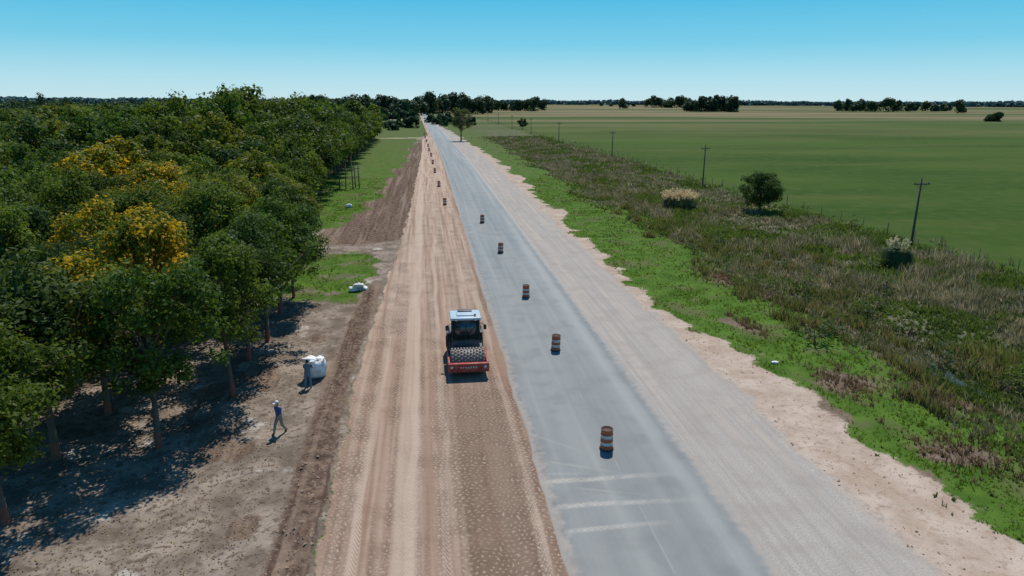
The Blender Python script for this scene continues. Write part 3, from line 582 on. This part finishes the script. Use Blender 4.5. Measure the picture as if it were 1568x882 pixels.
# ---------------------------------------------------------------- people
skin_m=simple('skin',(.36,.20,.13),.5,var=.08); hair_m=simple('hair',(.02,.015,.012),.7); shoe_m=simple('boots',(.05,.035,.025),.7); eye_m=simple('eye',(.02,.02,.02),.3)
def person(name,loc,rz,J,shirt,pants,hat=None):
    e=empty(name,loc,rz)
    P=[];rad=[];E=[];roots=[];tag=[]
    def v(p,r,t): P.append(Vector(p)); rad.append(r); tag.append(t); return len(P)-1
    pel=v(J['pel'],(.165,.125),'p'); roots.append(pel); sp=v(J['sp'],(.155,.12),'s'); ch=v(J['ch'],(.185,.13),'s'); nk=v(J['nk'],(.06,.06),'k'); h0=v(J['h0'],(.075,.085),'k'); h1=v(J['h1'],(.085,.10),'k'); h2=v(J['h2'],(.06,.072),'k')
    segs=[(pel,sp,'s'),(sp,ch,'s'),(ch,nk,'k'),(nk,h0,'k'),(h0,h1,'k'),(h1,h2,'h')]
    for s in('L','R'):
        sh=v(J['sh'+s],(.07,.07),'s'); el=v(J['el'+s],(.05,.05),'s'); wr=v(J['wr'+s],(.031,.031),'k'); d=(P[wr]-P[el]).normalized(); pm=v(P[wr]+d*.075,(.038,.024),'k')
        segs+=[(ch,sh,'s'),(sh,el,'s'),(el,wr,'k'),(wr,pm,'k')]
        hp=v(J['hp'+s],(.11,.11),'p'); kn=v(J['kn'+s],(.078,.078),'p'); an=v(J['an'+s],(.058,.058),'p'); f=v(Vector(J['an'+s])+Vector((0,-.15,-.045)),(.05,.035),'b')
        segs+=[(pel,hp,'p'),(hp,kn,'p'),(kn,an,'p'),(an,f,'b')]
        side=d.cross(Vector((0,1,.1))).normalized(); up=side.cross(d).normalized()
        for q,(o,l) in enumerate([(-.026,.060),(-.009,.072),(.009,.068),(.026,.052)]):
            a=v(P[pm]+side*o,(.009,.009),'f');b=v(P[a]+d*(l*.55)-up*.006,(.0085,.0085),'f');c=v(P[b]+d*(l*.4)-up*.02,(.007,.007),'f'); roots.append(a); segs+=[(a,b,'k'),(b,c,'k')]
        a=v(P[wr]+d*.03+side*-.02,(.011,.011),'f');b=v(P[a]+d*.03+side*-.035,(.010,.010),'f');c=v(P[b]+d*.028+side*-.006-up*.01,(.008,.008),'f'); roots.append(a); segs+=[(a,b,'k'),(b,c,'k')]
    me=bpy.data.meshes.new('body'); me.from_pydata([tuple(p) for p in P],[(a,b) for a,b,_ in segs],[])
    o=obj('body_tmp',me); sk=o.modifiers.new('skin','SKIN'); sk.use_smooth_shade=True
    for i,sv in enumerate(me.skin_vertices[0].data): sv.radius=rad[i]; sv.use_root=(i in roots)
    su=o.modifiers.new('sub','SUBSURF'); su.levels=2; su.render_levels=2
    bpy.context.view_layer.update(); dg=bpy.context.evaluated_depsgraph_get(); m2=bpy.data.meshes.new_from_object(o.evaluated_get(dg)); bpy.data.objects.remove(o)
    zmin=min(q.co[2] for q in m2.vertices); e.location.z-=zmin+.01
    m2.materials.clear()
    for mm in(skin_m,shirt,pants,shoe_m,hair_m): m2.materials.append(mm)
    mp={'k':0,'s':1,'p':2,'b':3,'h':4,'f':0}
    A=np.array([P[a] for a,_,_ in segs]);B=np.array([P[b] for _,b,_ in segs]);AB=B-A;L2=(AB**2).sum(1)
    for p in m2.polygons:
        c=np.array(p.center); t=np.clip(((c-A)*AB).sum(1)/L2,0,1); dd=((A+AB*t[:,None]-c)**2).sum(1); k=segs[int(dd.argmin())]; mi_=mp[k[2]]
        if k[2]=='s' and c[2]<J['pel'][2]+.02 and k[0]==0: mi_=2
        if k[:2]==(ch,nk) and c[2]<J['nk'][2]-.02: mi_=1
        if k[:2]==(h0,h1) and (c[1]>J['h1'][1]+.015): mi_=4
        p.material_index=mi_; p.use_smooth=True
    obj('body',m2,parent=e)
    hc=Vector(J['h1'])
    for sx in(-1,1):
        lathe('eye',[(.001,-.011),(.009,-.006),(.011,0),(.009,.006),(.001,.011)],eye_m,tuple(hc+Vector((sx*.03,-.093,-.005))),'Y',10,e)
        lathe('ear',[(.001,-.02),(.016,-.012),(.02,0),(.016,.012),(.001,.02)],skin_m,tuple(hc+Vector((sx*.083,.01,-.02))),'Z',10,e)
    box('nose',tuple(hc+Vector((0,-.108,-.03))),(.024,.03,.04),skin_m,e,.01); box('mouth',tuple(hc+Vector((0,-.098,-.065))),(.045,.01,.01),simple('lips',(.25,.09,.07)),e,.003)
    if hat:
        lathe('cap',[(.105,-.01),(.108,.03),(.09,.08),(.05,.105),(.001,.112)],hat,tuple(hc+Vector((0,.005,.03))),seg=20,parent=e); box('cap_brim',tuple(hc+Vector((0,-.13,.03))),(.15,.12,.012),hat,e,.006)
    return e
J1=dict(pel=(0,0,.96),sp=(0,-.02,1.14),ch=(0,-.06,1.34),nk=(0,-.08,1.50),h0=(0,-.10,1.58),h1=(0,-.12,1.66),h2=(0,-.11,1.745),
 shL=(-.18,-.06,1.42),elL=(-.25,-.22,1.20),wrL=(-.20,-.44,1.16),shR=(.18,-.06,1.42),elR=(.25,-.2,1.19),wrR=(.17,-.43,1.12),
 hpL=(-.10,0,.90),knL=(-.13,-.05,.50),anL=(-.15,.02,.08),hpR=(.10,0,.90),knR=(.13,-.03,.50),anR=(.16,.08,.08))
J2=dict(pel=(0,0,.95),sp=(0,-.01,1.13),ch=(0,-.03,1.34),nk=(0,-.04,1.50),h0=(0,-.06,1.58),h1=(0,-.07,1.66),h2=(0,-.06,1.745),
 shL=(-.19,-.03,1.42),elL=(-.25,.10,1.16),wrL=(-.26,.12,.92),shR=(.19,-.03,1.42),elR=(.25,-.10,1.16),wrR=(.24,-.28,1.0),
 hpL=(-.10,0,.90),knL=(-.11,-.20,.50),anL=(-.11,-.30,.09),hpR=(.10,0,.90),knR=(.11,.05,.48),anR=(.11,.30,.12))
denim=simple('denim',(.13,.19,.27),.9); lgrey=simple('grey_shirt',(.14,.17,.20),.9); navy=simple('blue_shirt',(.07,.11,.24),.9); khaki=simple('work_trousers',(.25,.22,.19),.9); capw=simple('white_cap',(.6,.6,.58),.8)
person('worker_at_bag',(-7.15,37.75,zat(-7.15,37.75)),math.pi-.15,J1,lgrey,denim)
person('walking_worker',(-7.6,32.1,zat(-7.6,32.1)),-.7,J2,navy,khaki,capw)

# ---------------------------------------------------------------- light, sky, camera
EL,AZ=math.radians(57),math.radians(14)
w=bpy.data.worlds.new('World'); scene.world=w; w.use_nodes=True; nt=w.node_tree; bg=nt.nodes['Background']
sky=nt.nodes.new('ShaderNodeTexSky'); sky.sky_type='NISHITA'; sky.sun_disc=False; sky.sun_elevation=EL; sky.sun_rotation=AZ; sky.air_density=1.0; sky.dust_density=.3; sky.ozone_density=3.0
tc=nt.nodes.new('ShaderNodeTexCoord'); sx=nt.nodes.new('ShaderNodeSeparateXYZ'); nt.links.new(tc.outputs['Generated'],sx.inputs[0])
rp=nt.nodes.new('ShaderNodeValToRGB'); nt.links.new(sx.outputs[2],rp.inputs[0]); cr=rp.color_ramp
cols=[(0.,(.54,.78,.87)),(.03,(.39,.72,.86)),(.075,(.15,.59,.81)),(.14,(.03,.47,.76)),(.4,(.03,.23,.54)),(1.,(.03,.15,.41))]
cr.elements[0].position=0; cr.elements[0].color=(*cols[0][1],1); cr.elements[1].position=1; cr.elements[1].color=(*cols[-1][1],1)
for p_,c_ in cols[1:-1]: q=cr.elements.new(p_); q.color=(*c_,1)
STR=.1
vm=nt.nodes.new('ShaderNodeVectorMath'); vm.operation='SCALE'; nt.links.new(rp.outputs[0],vm.inputs[0]); vm.inputs['Scale'].default_value=1/STR
mx=nt.nodes.new('ShaderNodeMix'); mx.data_type='RGBA'; mx.inputs[0].default_value=.88; nt.links.new(sky.outputs[0],mx.inputs[6]); nt.links.new(vm.outputs[0],mx.inputs[7]); nt.links.new(mx.outputs[2],bg.inputs[0]); bg.inputs[1].default_value=STR
sd=bpy.data.lights.new('sun','SUN'); sd.energy=4.8; sd.angle=math.radians(.53); sd.color=(1,.955,.88); so=bpy.data.objects.new('sun',sd); scene.collection.objects.link(so)
sv=Vector((math.sin(AZ)*math.cos(EL),math.cos(AZ)*math.cos(EL),math.sin(EL))); so.rotation_euler=sv.to_track_quat('Z','Y').to_euler(); so.location=(0,0,60)
cd=bpy.data.cameras.new('camera'); cd.lens=24; cd.sensor_width=36; cd.clip_end=30000; cd.clip_start=.5; co=bpy.data.objects.new('camera',cd); scene.collection.objects.link(co)
co.matrix_world=Matrix.Translation((0,0,16))@Matrix.Rotation(-math.radians(7.1),4,'Z')@Matrix.Rotation(math.radians(90-15.3),4,'X')@Matrix.Rotation(math.radians(.22),4,'Z')
scene.camera=co
scene.view_settings.view_transform='Standard'; scene.view_settings.look='None'; scene.view_settings.exposure=0
print('trees',ntree)
